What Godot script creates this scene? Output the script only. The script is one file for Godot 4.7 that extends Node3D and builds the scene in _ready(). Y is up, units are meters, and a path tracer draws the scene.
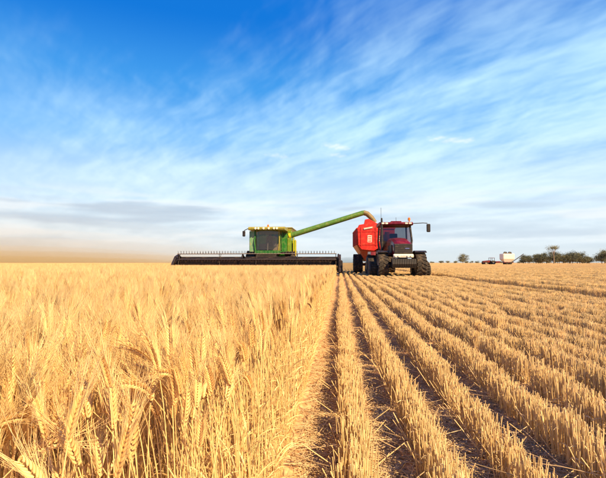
extends Node3D

# ------------------------------------------------------------------ geometry collector
class Geo:
	var v := PackedVector3Array()
	var n := PackedVector3Array()
	var c := PackedColorArray()
	var ix := PackedInt32Array()
	var xf := Transform3D.IDENTITY
	var col := Color(1, 1, 1)

	func tri(a: Vector3, b: Vector3, d: Vector3) -> void:
		a = xf * a; b = xf * b; d = xf * d
		var nn := (b - a).cross(d - a)
		nn = nn.normalized() if nn.length() > 1e-14 else Vector3.UP
		var k := v.size()
		v.append(a); v.append(b); v.append(d)
		for i in 3:
			n.append(nn); c.append(col)
		ix.append(k); ix.append(k + 2); ix.append(k + 1)

	func quad(a: Vector3, b: Vector3, d: Vector3, e: Vector3) -> void:
		a = xf * a; b = xf * b; d = xf * d; e = xf * e
		var nn := (d - a).cross(e - b)
		nn = nn.normalized() if nn.length() > 1e-14 else Vector3.UP
		var k := v.size()
		v.append(a); v.append(b); v.append(d); v.append(e)
		for i in 4:
			n.append(nn); c.append(col)
		ix.append_array(PackedInt32Array([k, k + 2, k + 1, k, k + 3, k + 2]))

	# a flat convex polygon whose outside lies away from mid
	func face(p: Array, mid: Vector3) -> void:
		var o := Vector3.ZERO
		for q in p:
			o += q
		o /= p.size()
		var nn: Vector3 = (p[1] - p[0]).cross(p[2] - p[0])
		if nn.dot(o - mid) < 0:
			p = p.duplicate(); p.reverse()
		if p.size() == 4:
			quad(p[0], p[1], p[2], p[3])
		else:
			for i in range(1, p.size() - 1):
				tri(p[0], p[i], p[i + 1])

	func box(m: Vector3, s: Vector3, b := 0.0) -> void:
		var h := s * 0.5
		if b <= 0.0:
			b = 0.0
		b = minf(b, minf(h.x, minf(h.y, h.z)) * 0.9)
		var X = func(i, j, k): return m + Vector3(i * h.x, j * (h.y - b), k * (h.z - b))
		var Y = func(i, j, k): return m + Vector3(i * (h.x - b), j * h.y, k * (h.z - b))
		var Z = func(i, j, k): return m + Vector3(i * (h.x - b), j * (h.y - b), k * h.z)
		for s1 in [-1, 1]:
			face([X.call(s1, -1, -1), X.call(s1, 1, -1), X.call(s1, 1, 1), X.call(s1, -1, 1)], m)
			face([Y.call(-1, s1, -1), Y.call(1, s1, -1), Y.call(1, s1, 1), Y.call(-1, s1, 1)], m)
			face([Z.call(-1, -1, s1), Z.call(1, -1, s1), Z.call(1, 1, s1), Z.call(-1, 1, s1)], m)
		if b > 0.0:
			for s1 in [-1, 1]:
				for s2 in [-1, 1]:
					face([X.call(s1, s2, -1), Y.call(s1, s2, -1), Y.call(s1, s2, 1), X.call(s1, s2, 1)], m)
					face([X.call(s1, -1, s2), Z.call(s1, -1, s2), Z.call(s1, 1, s2), X.call(s1, 1, s2)], m)
					face([Y.call(-1, s1, s2), Z.call(-1, s1, s2), Z.call(1, s1, s2), Y.call(1, s1, s2)], m)
					for s3 in [-1, 1]:
						face([X.call(s1, s2, s3), Y.call(s1, s2, s3), Z.call(s1, s2, s3)], m)

	# hexahedron from two quads of matching corners
	func hexa(p: Array, q: Array) -> void:
		var mid := Vector3.ZERO
		for a in p + q:
			mid += a
		mid /= 8.0
		face(p, mid); face(q, mid)
		for i in 4:
			var j := (i + 1) % 4
			face([p[i], p[j], q[j], q[i]], mid)

	# polygon in the yz plane (x = z coordinate, y = height), extruded along x, edges chamfered by b
	func prism(poly: PackedVector2Array, x0: float, x1: float, b := 0.0) -> void:
		var mid2 := Vector2.ZERO
		for q in poly:
			mid2 += q
		mid2 /= poly.size()
		var inner := PackedVector2Array()
		for q in poly:
			inner.append(q + (mid2 - q).normalized() * b if b > 0 else q)
		var mid := Vector3((x0 + x1) * 0.5, mid2.y, mid2.x)
		var idx := Geometry2D.triangulate_polygon(inner)
		for side in 2:
			var x := x0 if side == 0 else x1
			for t in range(0, idx.size(), 3):
				var a := Vector3(x, inner[idx[t]].y, inner[idx[t]].x)
				var d := Vector3(x, inner[idx[t + 1]].y, inner[idx[t + 1]].x)
				var e := Vector3(x, inner[idx[t + 2]].y, inner[idx[t + 2]].x)
				if (d - a).cross(e - a).x * (x - mid.x) < 0:
					tri(a, e, d)
				else:
					tri(a, d, e)
		var xa := x0 + (b if x1 > x0 else -b)
		var xb := x1 - (b if x1 > x0 else -b)
		var cw := Geometry2D.is_polygon_clockwise(poly)
		for i in poly.size():
			var j := (i + 1) % poly.size()
			var p := poly[i]; var q := poly[j]
			if cw == (x1 > x0):
				var tmp := p; p = q; q = tmp
			quad(Vector3(xa, p.y, p.x), Vector3(xa, q.y, q.x), Vector3(xb, q.y, q.x), Vector3(xb, p.y, p.x))
			if b > 0.0:
				var pi := inner[i]; var qi := inner[j]
				if cw == (x1 > x0):
					var tmp := pi; pi = qi; qi = tmp
				face([Vector3(xa, p.y, p.x), Vector3(xa, q.y, q.x), Vector3(x0, qi.y, qi.x), Vector3(x0, pi.y, pi.x)], mid)
				face([Vector3(xb, p.y, p.x), Vector3(xb, q.y, q.x), Vector3(x1, qi.y, qi.x), Vector3(x1, pi.y, pi.x)], mid)

	# smooth tube through points
	func tube(p: Array, r: Array, sides: int, cap := true) -> void:
		var k0 := v.size()
		var m := p.size()
		var up := Vector3.ZERO
		for i in m:
			var t: Vector3 = (p[mini(i + 1, m - 1)] - p[maxi(i - 1, 0)])
			t = t.normalized() if t.length() > 1e-12 else Vector3.UP
			if up == Vector3.ZERO:
				up = t.cross(Vector3(0.31, 0.17, 0.94)).normalized()
			up = (up - t * up.dot(t)).normalized()
			var w := t.cross(up)
			for s in sides:
				var a := TAU * s / sides
				var d := up * cos(a) + w * sin(a)
				v.append(xf * (p[i] + d * r[i])); n.append((xf.basis * d).normalized()); c.append(col)
		for i in m - 1:
			for s in sides:
				var a := k0 + i * sides + s
				var b := k0 + i * sides + (s + 1) % sides
				var d := a + sides
				var e := b + sides
				ix.append(a); ix.append(d); ix.append(b)
				ix.append(b); ix.append(d); ix.append(e)
		if cap:
			for ends in 2:
				var i0 := k0 if ends == 0 else k0 + (m - 1) * sides
				if r[0 if ends == 0 else m - 1] < 0.0004:
					continue
				var k := v.size()
				var nn: Vector3 = xf.basis * ((p[0] - p[1]) if ends == 0 else (p[m - 1] - p[m - 2]))
				nn = nn.normalized()
				for s in sides:
					v.append(v[i0 + s]); n.append(nn); c.append(col)
				for s in range(1, sides - 1):
					if ends == 0:
						ix.append(k); ix.append(k + s); ix.append(k + s + 1)
					else:
						ix.append(k); ix.append(k + s + 1); ix.append(k + s)

	func rod(a: Vector3, b: Vector3, r: float, sides := 8) -> void:
		tube([a, b], [r, r], sides)

	# profile of (distance along axis, radius), turned about the axis through o
	func lathe(o: Vector3, axis: Vector3, prof: Array, sides := 24) -> void:
		axis = axis.normalized()
		var u := axis.cross(Vector3.UP if absf(axis.y) < 0.9 else Vector3.RIGHT).normalized()
		var w := axis.cross(u)
		for i in prof.size() - 1:
			var p: Vector2 = prof[i]; var q: Vector2 = prof[i + 1]
			var d := q - p
			var nr := Vector2(-d.y, d.x).normalized()
			var k := v.size()
			for s in sides + 1:
				var a := TAU * s / sides
				var rd := u * cos(a) + w * sin(a)
				var nn := (axis * nr.x + rd * nr.y)
				for z in [p, q]:
					v.append(xf * (o + axis * z.x + rd * z.y)); n.append((xf.basis * nn).normalized()); c.append(col)
			for s in sides:
				var a := k + s * 2
				ix.append_array(PackedInt32Array([a, a + 1, a + 2, a + 2, a + 1, a + 3]))

	# flat ribbon along points, width w, turned about its line
	func ribbon(p: Array, w: Array, side: Vector3, twist := 0.0) -> void:
		var k0 := v.size()
		var m := p.size()
		for i in m:
			var t: Vector3 = (p[mini(i + 1, m - 1)] - p[maxi(i - 1, 0)]).normalized()
			var sd := (side - t * side.dot(t)).normalized().rotated(t, twist * i / m)
			var nn := sd.cross(t)
			for q in 2:
				v.append(xf * (p[i] + sd * w[i] * (q - 0.5))); n.append((xf.basis * nn).normalized()); c.append(col)
		for i in m - 1:
			var a := k0 + i * 2
			ix.append_array(PackedInt32Array([a, a + 2, a + 1, a + 1, a + 2, a + 3]))

	func add(g: Geo, t: Transform3D, tint := Color(1, 1, 1)) -> void:
		var k := v.size()
		for i in g.v.size():
			v.append(t * g.v[i]); n.append((t.basis * g.n[i]).normalized()); c.append(g.c[i] * tint)
		for i in g.ix:
			ix.append(i + k)

	func mesh(m: Material) -> ArrayMesh:
		var a := []
		a.resize(Mesh.ARRAY_MAX)
		a[Mesh.ARRAY_VERTEX] = v; a[Mesh.ARRAY_NORMAL] = n; a[Mesh.ARRAY_COLOR] = c; a[Mesh.ARRAY_INDEX] = ix
		var am := ArrayMesh.new()
		am.add_surface_from_arrays(Mesh.PRIMITIVE_TRIANGLES, a)
		am.surface_set_material(0, m)
		return am


# ------------------------------------------------------------------ measures of the place
const EYE_HEIGHT := 0.92
const YAW := 4.7            # degrees that the camera looks left of the drill rows
const PITCH := 3.02
const ROW := 0.335          # spacing of the drill rows
const ROW0 := 0.047
const CUT_FRONT := -31.7    # where the header is cutting

var M := {}
var taken := {}
var soil_noise := FastNoiseLite.new()


func numbered(called: String) -> String:
	if not taken.has(called):
		taken[called] = 0
		return called
	taken[called] += 1
	return "%s_%03d" % [called, taken[called]]


func thing(called: String, label: String, category: String, at := Vector3.ZERO, turn := 0.0, group := "") -> Node3D:
	var o := Node3D.new()
	o.name = numbered(called)
	add_child(o)
	o.position = at; o.rotation.y = turn
	o.set_meta("label", label); o.set_meta("category", category)
	if group:
		o.set_meta("group", group)
	return o


func part(called: String, g: Geo, m: Material, parent: Node, label := "") -> MeshInstance3D:
	var o := MeshInstance3D.new()
	o.name = called
	o.mesh = g.mesh(m)
	parent.add_child(o, true)
	if label:
		o.set_meta("label", label)
	return o


func same(called: String, mesh: Mesh, parent: Node, at := Vector3.ZERO) -> MeshInstance3D:
	var o := MeshInstance3D.new()
	o.name = called
	o.mesh = mesh
	o.position = at
	parent.add_child(o, true)
	return o


func paint(color: Color, rough := 0.5, metal := 0.0, tex = null, scale := 1.0) -> StandardMaterial3D:
	var m := StandardMaterial3D.new()
	m.albedo_color = color
	m.roughness = rough
	m.metallic = metal
	if tex:
		m.albedo_texture = tex
		m.uv1_triplanar = true
		m.uv1_scale = Vector3.ONE * scale
	return m


func noise_picture(seed_: int, freq: float, ramp: Array, size := 512, octaves := 5) -> ImageTexture:
	var f := FastNoiseLite.new()
	f.seed = seed_; f.frequency = freq; f.fractal_octaves = octaves
	f.noise_type = FastNoiseLite.TYPE_SIMPLEX_SMOOTH
	var g := f.get_seamless_image(size, size)
	var out := Image.create(size, size, false, Image.FORMAT_RGB8)
	for y in size:
		for x in size:
			var t := clampf((g.get_pixel(x, y).r - 0.2) / 0.6, 0, 1) * (ramp.size() - 1)
			var i := mini(int(t), ramp.size() - 2)
			out.set_pixel(x, y, (ramp[i] as Color).lerp(ramp[i + 1], t - i))
	return ImageTexture.create_from_image(out)


func scatter(called: String, parent: Node, mesh: Mesh, places: Array, tints: Array) -> MultiMeshInstance3D:
	var mm := MultiMesh.new()
	mm.transform_format = MultiMesh.TRANSFORM_3D
	mm.use_colors = true
	mm.mesh = mesh
	mm.instance_count = places.size()
	var b := PackedFloat32Array()
	b.resize(places.size() * 16)
	for i in places.size():
		var t: Transform3D = places[i]
		var q: Color = tints[i]
		var k := i * 16
		b[k] = t.basis.x.x; b[k + 1] = t.basis.y.x; b[k + 2] = t.basis.z.x; b[k + 3] = t.origin.x
		b[k + 4] = t.basis.x.y; b[k + 5] = t.basis.y.y; b[k + 6] = t.basis.z.y; b[k + 7] = t.origin.y
		b[k + 8] = t.basis.x.z; b[k + 9] = t.basis.y.z; b[k + 10] = t.basis.z.z; b[k + 11] = t.origin.z
		b[k + 12] = q.r; b[k + 13] = q.g; b[k + 14] = q.b; b[k + 15] = 1.0
	mm.buffer = b
	var o := MultiMeshInstance3D.new()
	o.name = called
	o.multimesh = mm
	parent.add_child(o, true)
	return o


# photograph's column -> metres to the right at a distance along the rows
func across(px: float, dist: float) -> float:
	return dist * tan(atan((px - 303.0) / 450.0) - deg_to_rad(YAW))


func ground_height(x: float, z: float) -> float:
	var d := clampf(1.0 - (absf(z) - 12.0) / 10.0, 0, 1) * clampf(1.0 - (absf(x) - 5.0) / 4.0, 0, 1)
	if d <= 0:
		return 0.0
	return d * (soil_noise.get_noise_2d(x, z) * 0.022 + soil_noise.get_noise_2d(x * 5.0 + 90, z * 5.0) * 0.015 + 0.012 * cos(TAU * (x - ROW0) / ROW))


# ------------------------------------------------------------------ sky
func make_sky() -> ImageTexture:
	var W := 2560
	var H := 1280
	var half := H / 2
	var big := FastNoiseLite.new(); big.seed = 11; big.frequency = 0.30; big.fractal_octaves = 3
	var streak := FastNoiseLite.new(); streak.seed = 5; streak.frequency = 1.0; streak.fractal_octaves = 5; streak.fractal_gain = 0.55
	var fine := FastNoiseLite.new(); fine.seed = 23; fine.frequency = 1.0; fine.fractal_octaves = 4; fine.fractal_gain = 0.6
	var low := FastNoiseLite.new(); low.seed = 41; low.frequency = 1.0; low.fractal_octaves = 4
	# clear air, by height in degrees (linear values)
	var stops := [[0.0, Color(0.60, 0.66, 0.68)], [4.0, Color(0.54, 0.65, 0.73)], [9.0, Color(0.46, 0.64, 0.84)], [15.0, Color(0.17, 0.43, 0.80)], [21.0, Color(0.045, 0.28, 0.70)], [29.0, Color(0.006, 0.155, 0.58)], [50.0, Color(0.005, 0.11, 0.46)], [90.0, Color(0.004, 0.09, 0.38)]]
	# single clouds: heading, height, half width, half height in degrees, amount; dark flat ones low down, pale ones higher
	var lenses := [[-24.0, 6.4, 8.0, 0.50, 0.75], [-21.0, 5.6, 6.0, 0.40, 0.55], [-34.0, 5.1, 9.0, 0.45, 0.65], [-43.0, 6.6, 6.0, 0.35, 0.5], [1.8, 6.9, 2.0, 0.22, 0.55], [9.0, 5.6, 3.2, 0.25, 0.35], [18.0, 6.9, 3.6, 0.25, 0.35], [22.0, 3.3, 10.0, 0.5, 0.45], [13.0, 4.4, 7.0, 0.35, 0.35], [48.0, 5.0, 9.0, 0.5, 0.5], [75.0, 6.2, 8.0, 0.4, 0.6], [-70.0, 5.8, 9.0, 0.5, 0.6], [-105.0, 6.5, 8.0, 0.5, 0.6], [120.0, 5.5, 9.0, 0.5, 0.6], [165.0, 6.0, 9.0, 0.5, 0.6]]
	var puffs := [[-0.5, 14.6, 1.5, 0.35, 0.7], [-0.8, 13.6, 1.3, 0.22, 0.5], [13.7, 14.7, 2.2, 0.40, 0.75], [-8.3, 13.5, 1.5, 0.25, 0.4], [60.0, 14.0, 2.0, 0.4, 0.6], [-80.0, 13.0, 2.0, 0.4, 0.6], [140.0, 14.0, 2.0, 0.4, 0.6]]
	var f := PackedFloat32Array()
	f.resize(W * H * 3)
	var k := 0
	for row in H:
		if row >= half:
			for col in W:
				f[k] = 0.42; f[k + 1] = 0.33; f[k + 2] = 0.20
				k += 3
			continue
		var e := PI * 0.5 - (row + 0.5) / H * PI
		var deg := rad_to_deg(e)
		var s := 0
		while s < stops.size() - 2 and deg > stops[s + 1][0]:
			s += 1
		var air: Color = stops[s][1].lerp(stops[s + 1][1], smoothstep(0, 1, clampf((deg - stops[s][0]) / (stops[s + 1][0] - stops[s][0]), 0, 1)) * 0.5 + 0.5 * clampf((deg - stops[s][0]) / (stops[s + 1][0] - stops[s][0]), 0, 1))
		var y := sin(e)
		var r := cos(e) / (y + 0.10)
		var thin := clampf(deg / 3.0, 0, 1)
		var white := Color(0.58, 0.84, 0.98).lerp(Color(0.74, 0.79, 0.82), clampf(1.0 - deg / 18.0, 0, 1))
		var band_amount := smoothstep(0.6, 3.0, deg) * (1.0 - smoothstep(6.5, 10.0, deg))
		for col in W:
			var az := fposmod((col + 0.5) / W * TAU + PI, TAU) - PI   # 0 is straight along the rows
			var px := sin(az + 0.26) * r
			var pz := cos(az + 0.26) * r
			var bank := smoothstep(0.45, 1.85, 0.40 * px + 0.55 * pz)
			var qx := pz * 0.87 - px * 0.50      # a second sheet, combed in another direction
			var qz := pz * 0.50 + px * 0.87
			var b := big.get_noise_2d(px * 1.5 + 3.1, pz * 1.1 + 1.7)
			var w := low.get_noise_2d(px * 1.1 + 30.0, pz * 0.8 + 30.0) * 0.35
			var n1 := streak.get_noise_2d(px * 1.7 + w + 40.0, pz * 0.9 + 7.0)
			var n2 := fine.get_noise_2d(px * 8.0 + w * 2.0 + 60.0, pz * 2.6 + 50.0)
			var n3 := streak.get_noise_2d(qz * 2.6 + w * 0.9 + 80.0, qx * 0.7 + 20.0)
			var n4 := fine.get_noise_2d(qz * 15.0 + w * 2.0 + 10.0, qx * 3.0 + 90.0)
			var cover := -0.12 - 0.14 * smoothstep(21.0, 31.0, deg) + 0.72 * bank + (b * 0.55 + n1 * 0.28 + n3 * 0.46 + n2 * 0.14 + n4 * 0.15) * (0.25 + 0.75 * sqrt(bank))
			var alpha := smoothstep(-0.15, 1.15, cover) * 0.88
			var q := air.lerp(white, alpha * thin)
			if band_amount > 0.0:
				var m := low.get_noise_3d(sin(az) * 2.6 + 20.0, deg * 0.55 + 3.0, cos(az) * 2.6 + 20.0)
				var m2 := fine.get_noise_3d(sin(az) * 6.0 + 20.0, deg * 1.4, cos(az) * 6.0 + 20.0)
				q = q.lerp(Color(0.47, 0.57, 0.67), smoothstep(0.02, 0.5, m + m2 * 0.25) * band_amount * 0.5)
				q = q.lerp(Color(0.80, 0.82, 0.82), smoothstep(0.0, 0.45, -m + m2 * 0.3) * band_amount * 0.5)
				for c in lenses:
					if absf(deg - c[1]) < c[3] * 3.0:
						var da := fposmod(rad_to_deg(az) - c[0] + 180.0, 360.0) - 180.0
						if absf(da) < c[2] * 1.6:
							var d := pow(da / c[2], 2.0) + pow((deg - c[1] + m * 0.5) / c[3], 2.0)
							q = q.lerp(Color(0.44, 0.53, 0.63), (1.0 - smoothstep(0.0, 2.2, d + m2 * 1.3)) * c[4] * 1.15)
			elif deg > 11.0 and deg < 17.0:
				for c in puffs:
					var da := fposmod(rad_to_deg(az) - c[0] + 180.0, 360.0) - 180.0
					if absf(da) < c[2] * 2.0 and absf(deg - c[1]) < c[3] * 3.0:
						var d := pow(da / c[2], 2.0) + pow((deg - c[1] + da * 0.10) / c[3], 2.0)
						q = q.lerp(Color(0.95, 0.95, 0.95), (1.0 - smoothstep(0.0, 1.9, d + n4 * 2.2 + n3 * 1.2 + 0.2)) * c[4] * 0.7)
			f[k] = q.r; f[k + 1] = q.g; f[k + 2] = q.b
			k += 3
	return ImageTexture.create_from_image(Image.create_from_data(W, H, false, Image.FORMAT_RGBF, f.to_byte_array()))


# ------------------------------------------------------------------ wheat
const STRAW := Color(0.80, 0.58, 0.27)
const EAR := Color(0.82, 0.58, 0.26)
const AWN := Color(0.85, 0.65, 0.33)
const LEAF := Color(0.80, 0.60, 0.29)

# one wheat stalk as three collections: stem, ear (with awns apart), leaves
func wheat_stalk(seed_: int, nod: float, fine: bool) -> Dictionary:
	var rng := RandomNumberGenerator.new(); rng.seed = seed_
	var stem := Geo.new(); var ear := Geo.new(); var awn := Geo.new(); var leaf := []
	var tall := rng.randf_range(0.63, 0.70)
	var lean := rng.randf_range(0.0, 5.0)
	var neck := lean + nod * 0.45
	var p := Vector3(0, -0.03, 0)
	var pts := [p]; var rad := [0.0019]
	var segs := 12 if fine else 6
	var wob := rng.randf_range(-3, 3)
	for i in segs:
		var t := (i + 1.0) / segs
		var th := deg_to_rad(lean + wob * sin(t * 5.0) + (neck - lean) * pow(clampf((t - 0.55) / 0.45, 0, 1), 1.6))
		p += Vector3(sin(th), cos(th), deg_to_rad(wob) * 0.4 * sin(t * 4.0 + wob)) * (tall + 0.03) / segs
		pts.append(p)
		rad.append(lerpf(0.0019, 0.0010, t))
	stem.col = STRAW * rng.randf_range(0.95, 1.05)
	stem.tube(pts, rad, 5 if fine else 3, false)
	if fine:   # joints of the straw
		stem.col = Color(0.42, 0.25, 0.09)
		for f in [0.34, 0.66]:
			var q: Vector3 = pts[int(f * segs)]
			var q2: Vector3 = pts[int(f * segs) + 1]
			stem.tube([q, q + (q2 - q) * 0.06, q + (q2 - q) * 0.12], [0.0018, 0.0027, 0.0018], 5, false)
	# ear: spikelets left and right of a bending spine, each floret with its awn
	var len_ := rng.randf_range(0.058, 0.086)
	var count := 20 if fine else 9
	var th0 := deg_to_rad(neck); var th1 := deg_to_rad(lean + nod)
	var roll := rng.randf_range(0, PI)
	for i in count:
		var t := (i + 0.5) / count
		var th := lerpf(th0, th1, t)
		var d := Vector3(sin(th), cos(th), 0)
		p += d * len_ / count
		var s1 := Vector3(cos(th), -sin(th), 0)
		var sd := (s1 * cos(roll) + Vector3.BACK * sin(roll))
		var fl := s1 * -sin(roll) + Vector3.BACK * cos(roll)
		var hand := 1.0 if i % 2 == 0 else -1.0
		var size := (0.72 + 0.55 * sin(PI * clampf(t * 0.9 + 0.12, 0, 1)))
		var florets := [-1.0, 1.0] if fine else [0.0]
		for k: float in florets:
			var out := (d * 0.86 + sd * hand * 0.42 + fl * k * 0.24).normalized()
			var a := p + sd * hand * 0.0014 + fl * k * 0.0016
			var L := 0.0115 * size * (1.0 if fine else 1.35)
			var R := 0.0022 * size * (1.0 if fine else 1.35)
			ear.col = EAR * rng.randf_range(0.85, 1.15)
			ear.tube([a, a + out * L * 0.25 + sd * hand * 0.0006, a + out * L * 0.6 + sd * hand * 0.0008, a + out * L], [R * 0.45, R, R * 0.8, R * 0.12], 6 if fine else 4, false)
			var tip := a + out * L
			var al := rng.randf_range(0.045, 0.075) * (0.75 + 0.35 * t)
			var dir := (d * 0.95 + sd * hand * rng.randf_range(0.10, 0.30) + fl * (k * 0.12 + rng.randf_range(-0.12, 0.12))).normalized()
			var bend := sd * hand * rng.randf_range(0.0, 0.012)
			awn.col = AWN * rng.randf_range(0.9, 1.1)
			awn.tube([tip - out * 0.001, tip + dir * al * 0.5, tip + dir * al + bend], [0.00050, 0.00038, 0.00012] if fine else [0.0008, 0.0006, 0.0003], 3, false)
	# dry leaves
	for i in (3 if fine else 1):
		var at: Vector3 = pts[int(segs * [0.62, 0.35, 0.2][i])]
		var az := rng.randf_range(0, TAU)
		var out := Vector3(cos(az), 0, sin(az))
		var L := rng.randf_range(0.08, 0.18)
		var lp := []; var lw := []
		var m := 7 if fine else 4
		var q := at
		var ang := rng.randf_range(0.15, 0.6)
		var curl := rng.randf_range(1.0, 2.9)
		for j in m:
			lp.append(q)
			lw.append(0.0052 * (1.0 - pow(j / (m - 1.0), 2.0)) + 0.0006)
			q += (out * sin(ang) + Vector3.UP * cos(ang)) * L / (m - 1)
			ang += curl / m * (0.5 + j / float(m))
		var blade := Geo.new()
		blade.col = LEAF * rng.randf_range(0.8, 1.1)
		leaf.append(blade)
		blade.ribbon(lp, lw, out.cross(Vector3.UP), rng.randf_range(-2.5, 2.5))
	return {"stem": stem, "ear": ear, "awn": awn, "leaf": leaf}


func joined(d: Dictionary) -> Geo:
	var g := Geo.new()
	for k in [d.stem, d.ear, d.awn] + d.leaf:
		g.add(k, Transform3D.IDENTITY)
	return g


func straw_tint(rng: RandomNumberGenerator) -> Color:
	var b := rng.randf_range(0.78, 1.14)
	var h := rng.randf_range(-0.05, 0.07)
	return Color(b, b * (1.0 + h * 0.6), b * (1.0 + h * 2.0))


func in_frame(p: Vector3) -> bool:
	var a := rad_to_deg(atan2(p.x, -p.z)) + YAW
	return absf(a) < 33.0 and p.z < 0


func build_wheat() -> void:
	var rng := RandomNumberGenerator.new(); rng.seed = 77
	var nods := [6.0, 12.0, 20.0, 28.0, 38.0, 50.0, 66.0, 84.0, 24.0, 16.0, 32.0, 9.0, 14.0, 18.0]
	var fine := []; var fine_mesh := []; var plain_mesh := []
	for i in nods.size():
		var d := wheat_stalk(100 + i, nods[i], true)
		fine.append({"stem": d.stem.mesh(M.straw), "ear": d.ear.mesh(M.straw), "awn": d.awn.mesh(M.straw), "leaf": d.leaf.map(func(b): return b.mesh(M.straw)), "nod": nods[i]})
		fine_mesh.append(joined(d).mesh(M.straw))
	var plain := []
	for i in 8:
		plain.append(joined(wheat_stalk(300 + i, nods[i], false)))
		plain_mesh.append(plain[i].mesh(M.straw))
	# places along the drill rows
	var near := []; var mid := []
	var z := 0.0
	for row in 140:
		var x0 := -0.315 - row * ROW
		z = maxf(0.40, (-x0 - 1.2) / 0.84)
		while z < -CUT_FRONT:
			var gap := 1.0 / 270.0 if z < 2.6 else 1.0 / 190.0 if z < 7.0 else (1.0 / 95.0 if z < 16.0 else 1.0 / 45.0)
			z += gap * rng.randf_range(0.4, 1.6)
			var x := x0 + clampf(rng.randfn(0, 0.05), -0.13, 0.06 if row == 0 else 0.13)
			var far := Vector2(x, z).length()
			if far < lerpf(1.05, 0.74, smoothstep(12.0, 30.0, rad_to_deg(atan2(-x, z)))):
				continue
			var tilt := Basis(Vector3(rng.randf_range(-1, 1), 0, rng.randf_range(-1, 1)).normalized(), deg_to_rad(absf(rng.randfn(0, 5.0))))
			if row == 0 and rng.randf() < 0.25:
				tilt = Basis(Vector3.BACK, deg_to_rad(rng.randf_range(-3, 7)))
			var sc := clampf(rng.randfn(0.955, 0.045), 0.82, 1.03)
			var t := Transform3D(tilt * Basis(Vector3.UP, rng.randf_range(0.5 * PI, 1.5 * PI) if row == 0 else rng.randf_range(0, TAU)) * Basis.from_scale(Vector3.ONE * sc), Vector3(x, ground_height(x, -z), -z))
			(near if z < 7.0 else mid).append([far, t, straw_tint(rng)])
	# the few stalks that stand out before the rest, at the corner of the crop (place, heading of the ear, kind)
	for e in [[-0.285, -0.545, PI, 5], [-0.345, -0.585, 0.3, 1], [-0.40, -0.535, 2.6, 3], [-0.372, -0.53, 0.9, 2], [-0.345, -0.70, 2.2, 3]]:
		near.append([Vector2(e[0], e[1]).length(), Transform3D(Basis(Vector3.UP, e[2]), Vector3(e[0], 0, e[1])), Color(1, 1, 1), e[3]])
	near.sort_custom(func(a, b): return a[0] < b[0])
	# the stalks that show largest, one by one
	var single := 0
	var places := []; var tints := []
	for i in nods.size():
		places.append([]); tints.append([])
	for i in near.size():
		var kind: int = near[i][3] if near[i].size() > 3 else rng.randi() % nods.size()
		var t: Transform3D = near[i][1]
		if single < 300 and in_frame(t.origin):
			single += 1
			var f: Dictionary = fine[kind]
			var what := "upright" if f.nod < 25.0 else ("leaning" if f.nod < 55.0 else "drooping")
			var o := thing("wheat_stalk", "ripe golden wheat stalk with %s bearded ear at the front of the standing crop" % what, "wheat", Vector3.ZERO, 0.0, "wheat stalks with %s ears at the front of the crop" % what)
			o.transform = t
			same("stem", f.stem, o)
			same("awns", f.awn, same("ear", f.ear, o))
			for blade in f.leaf:
				same("leaf", blade, o)
		else:
			places[kind].append(t); tints[kind].append(near[i][2])
	var crop := Node3D.new(); crop.name = "standing_wheat"; add_child(crop)
	crop.set_meta("kind", "stuff"); crop.set_meta("category", "wheat")
	crop.set_meta("label", "wide field of standing golden wheat in front of the green harvester")
	for i in nods.size():
		scatter("stalks", crop, fine_mesh[i], places[i], tints[i])
	places.clear(); tints.clear()
	for i in 8:
		places.append([]); tints.append([])
	for e in mid:
		var kind := rng.randi() % 8
		places[kind].append(e[1]); tints[kind].append(e[2])
	for i in 8:
		scatter("stalks", crop, plain_mesh[i], places[i], tints[i])
	# uncut wheat left of and beyond the harvester: squares of one metre
	var squares := []
	for i in 3:
		var g := Geo.new()
		for j in 46:
			g.add(plain[rng.randi() % 8], Transform3D(Basis(Vector3.UP, rng.randf() * TAU).scaled(Vector3.ONE * rng.randf_range(0.9, 1.08)), Vector3(rng.randf_range(-0.55, 0.55), 0, rng.randf_range(-0.55, 0.55))), straw_tint(rng))
		squares.append(g.mesh(M.straw))
	places.clear(); tints.clear()
	for i in 3:
		places.append([]); tints.append([])
	z = 33.0
	while z < 170.0:
		var step := 1.0 if z < 70 else 1.6
		var x := -12.9
		while x > -(0.86 * z + 4.0):
			var kind := rng.randi() % 3
			places[kind].append(Transform3D(Basis(Vector3.UP, (rng.randi() % 4) * PI / 2).scaled(Vector3(step, rng.randf_range(0.95, 1.05), step)), Vector3(x, 0, -z)))
			tints[kind].append(straw_tint(rng))
			x -= step
		z += step
	for i in 3:
		scatter("stalks", crop, squares[i], places[i], tints[i])


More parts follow.
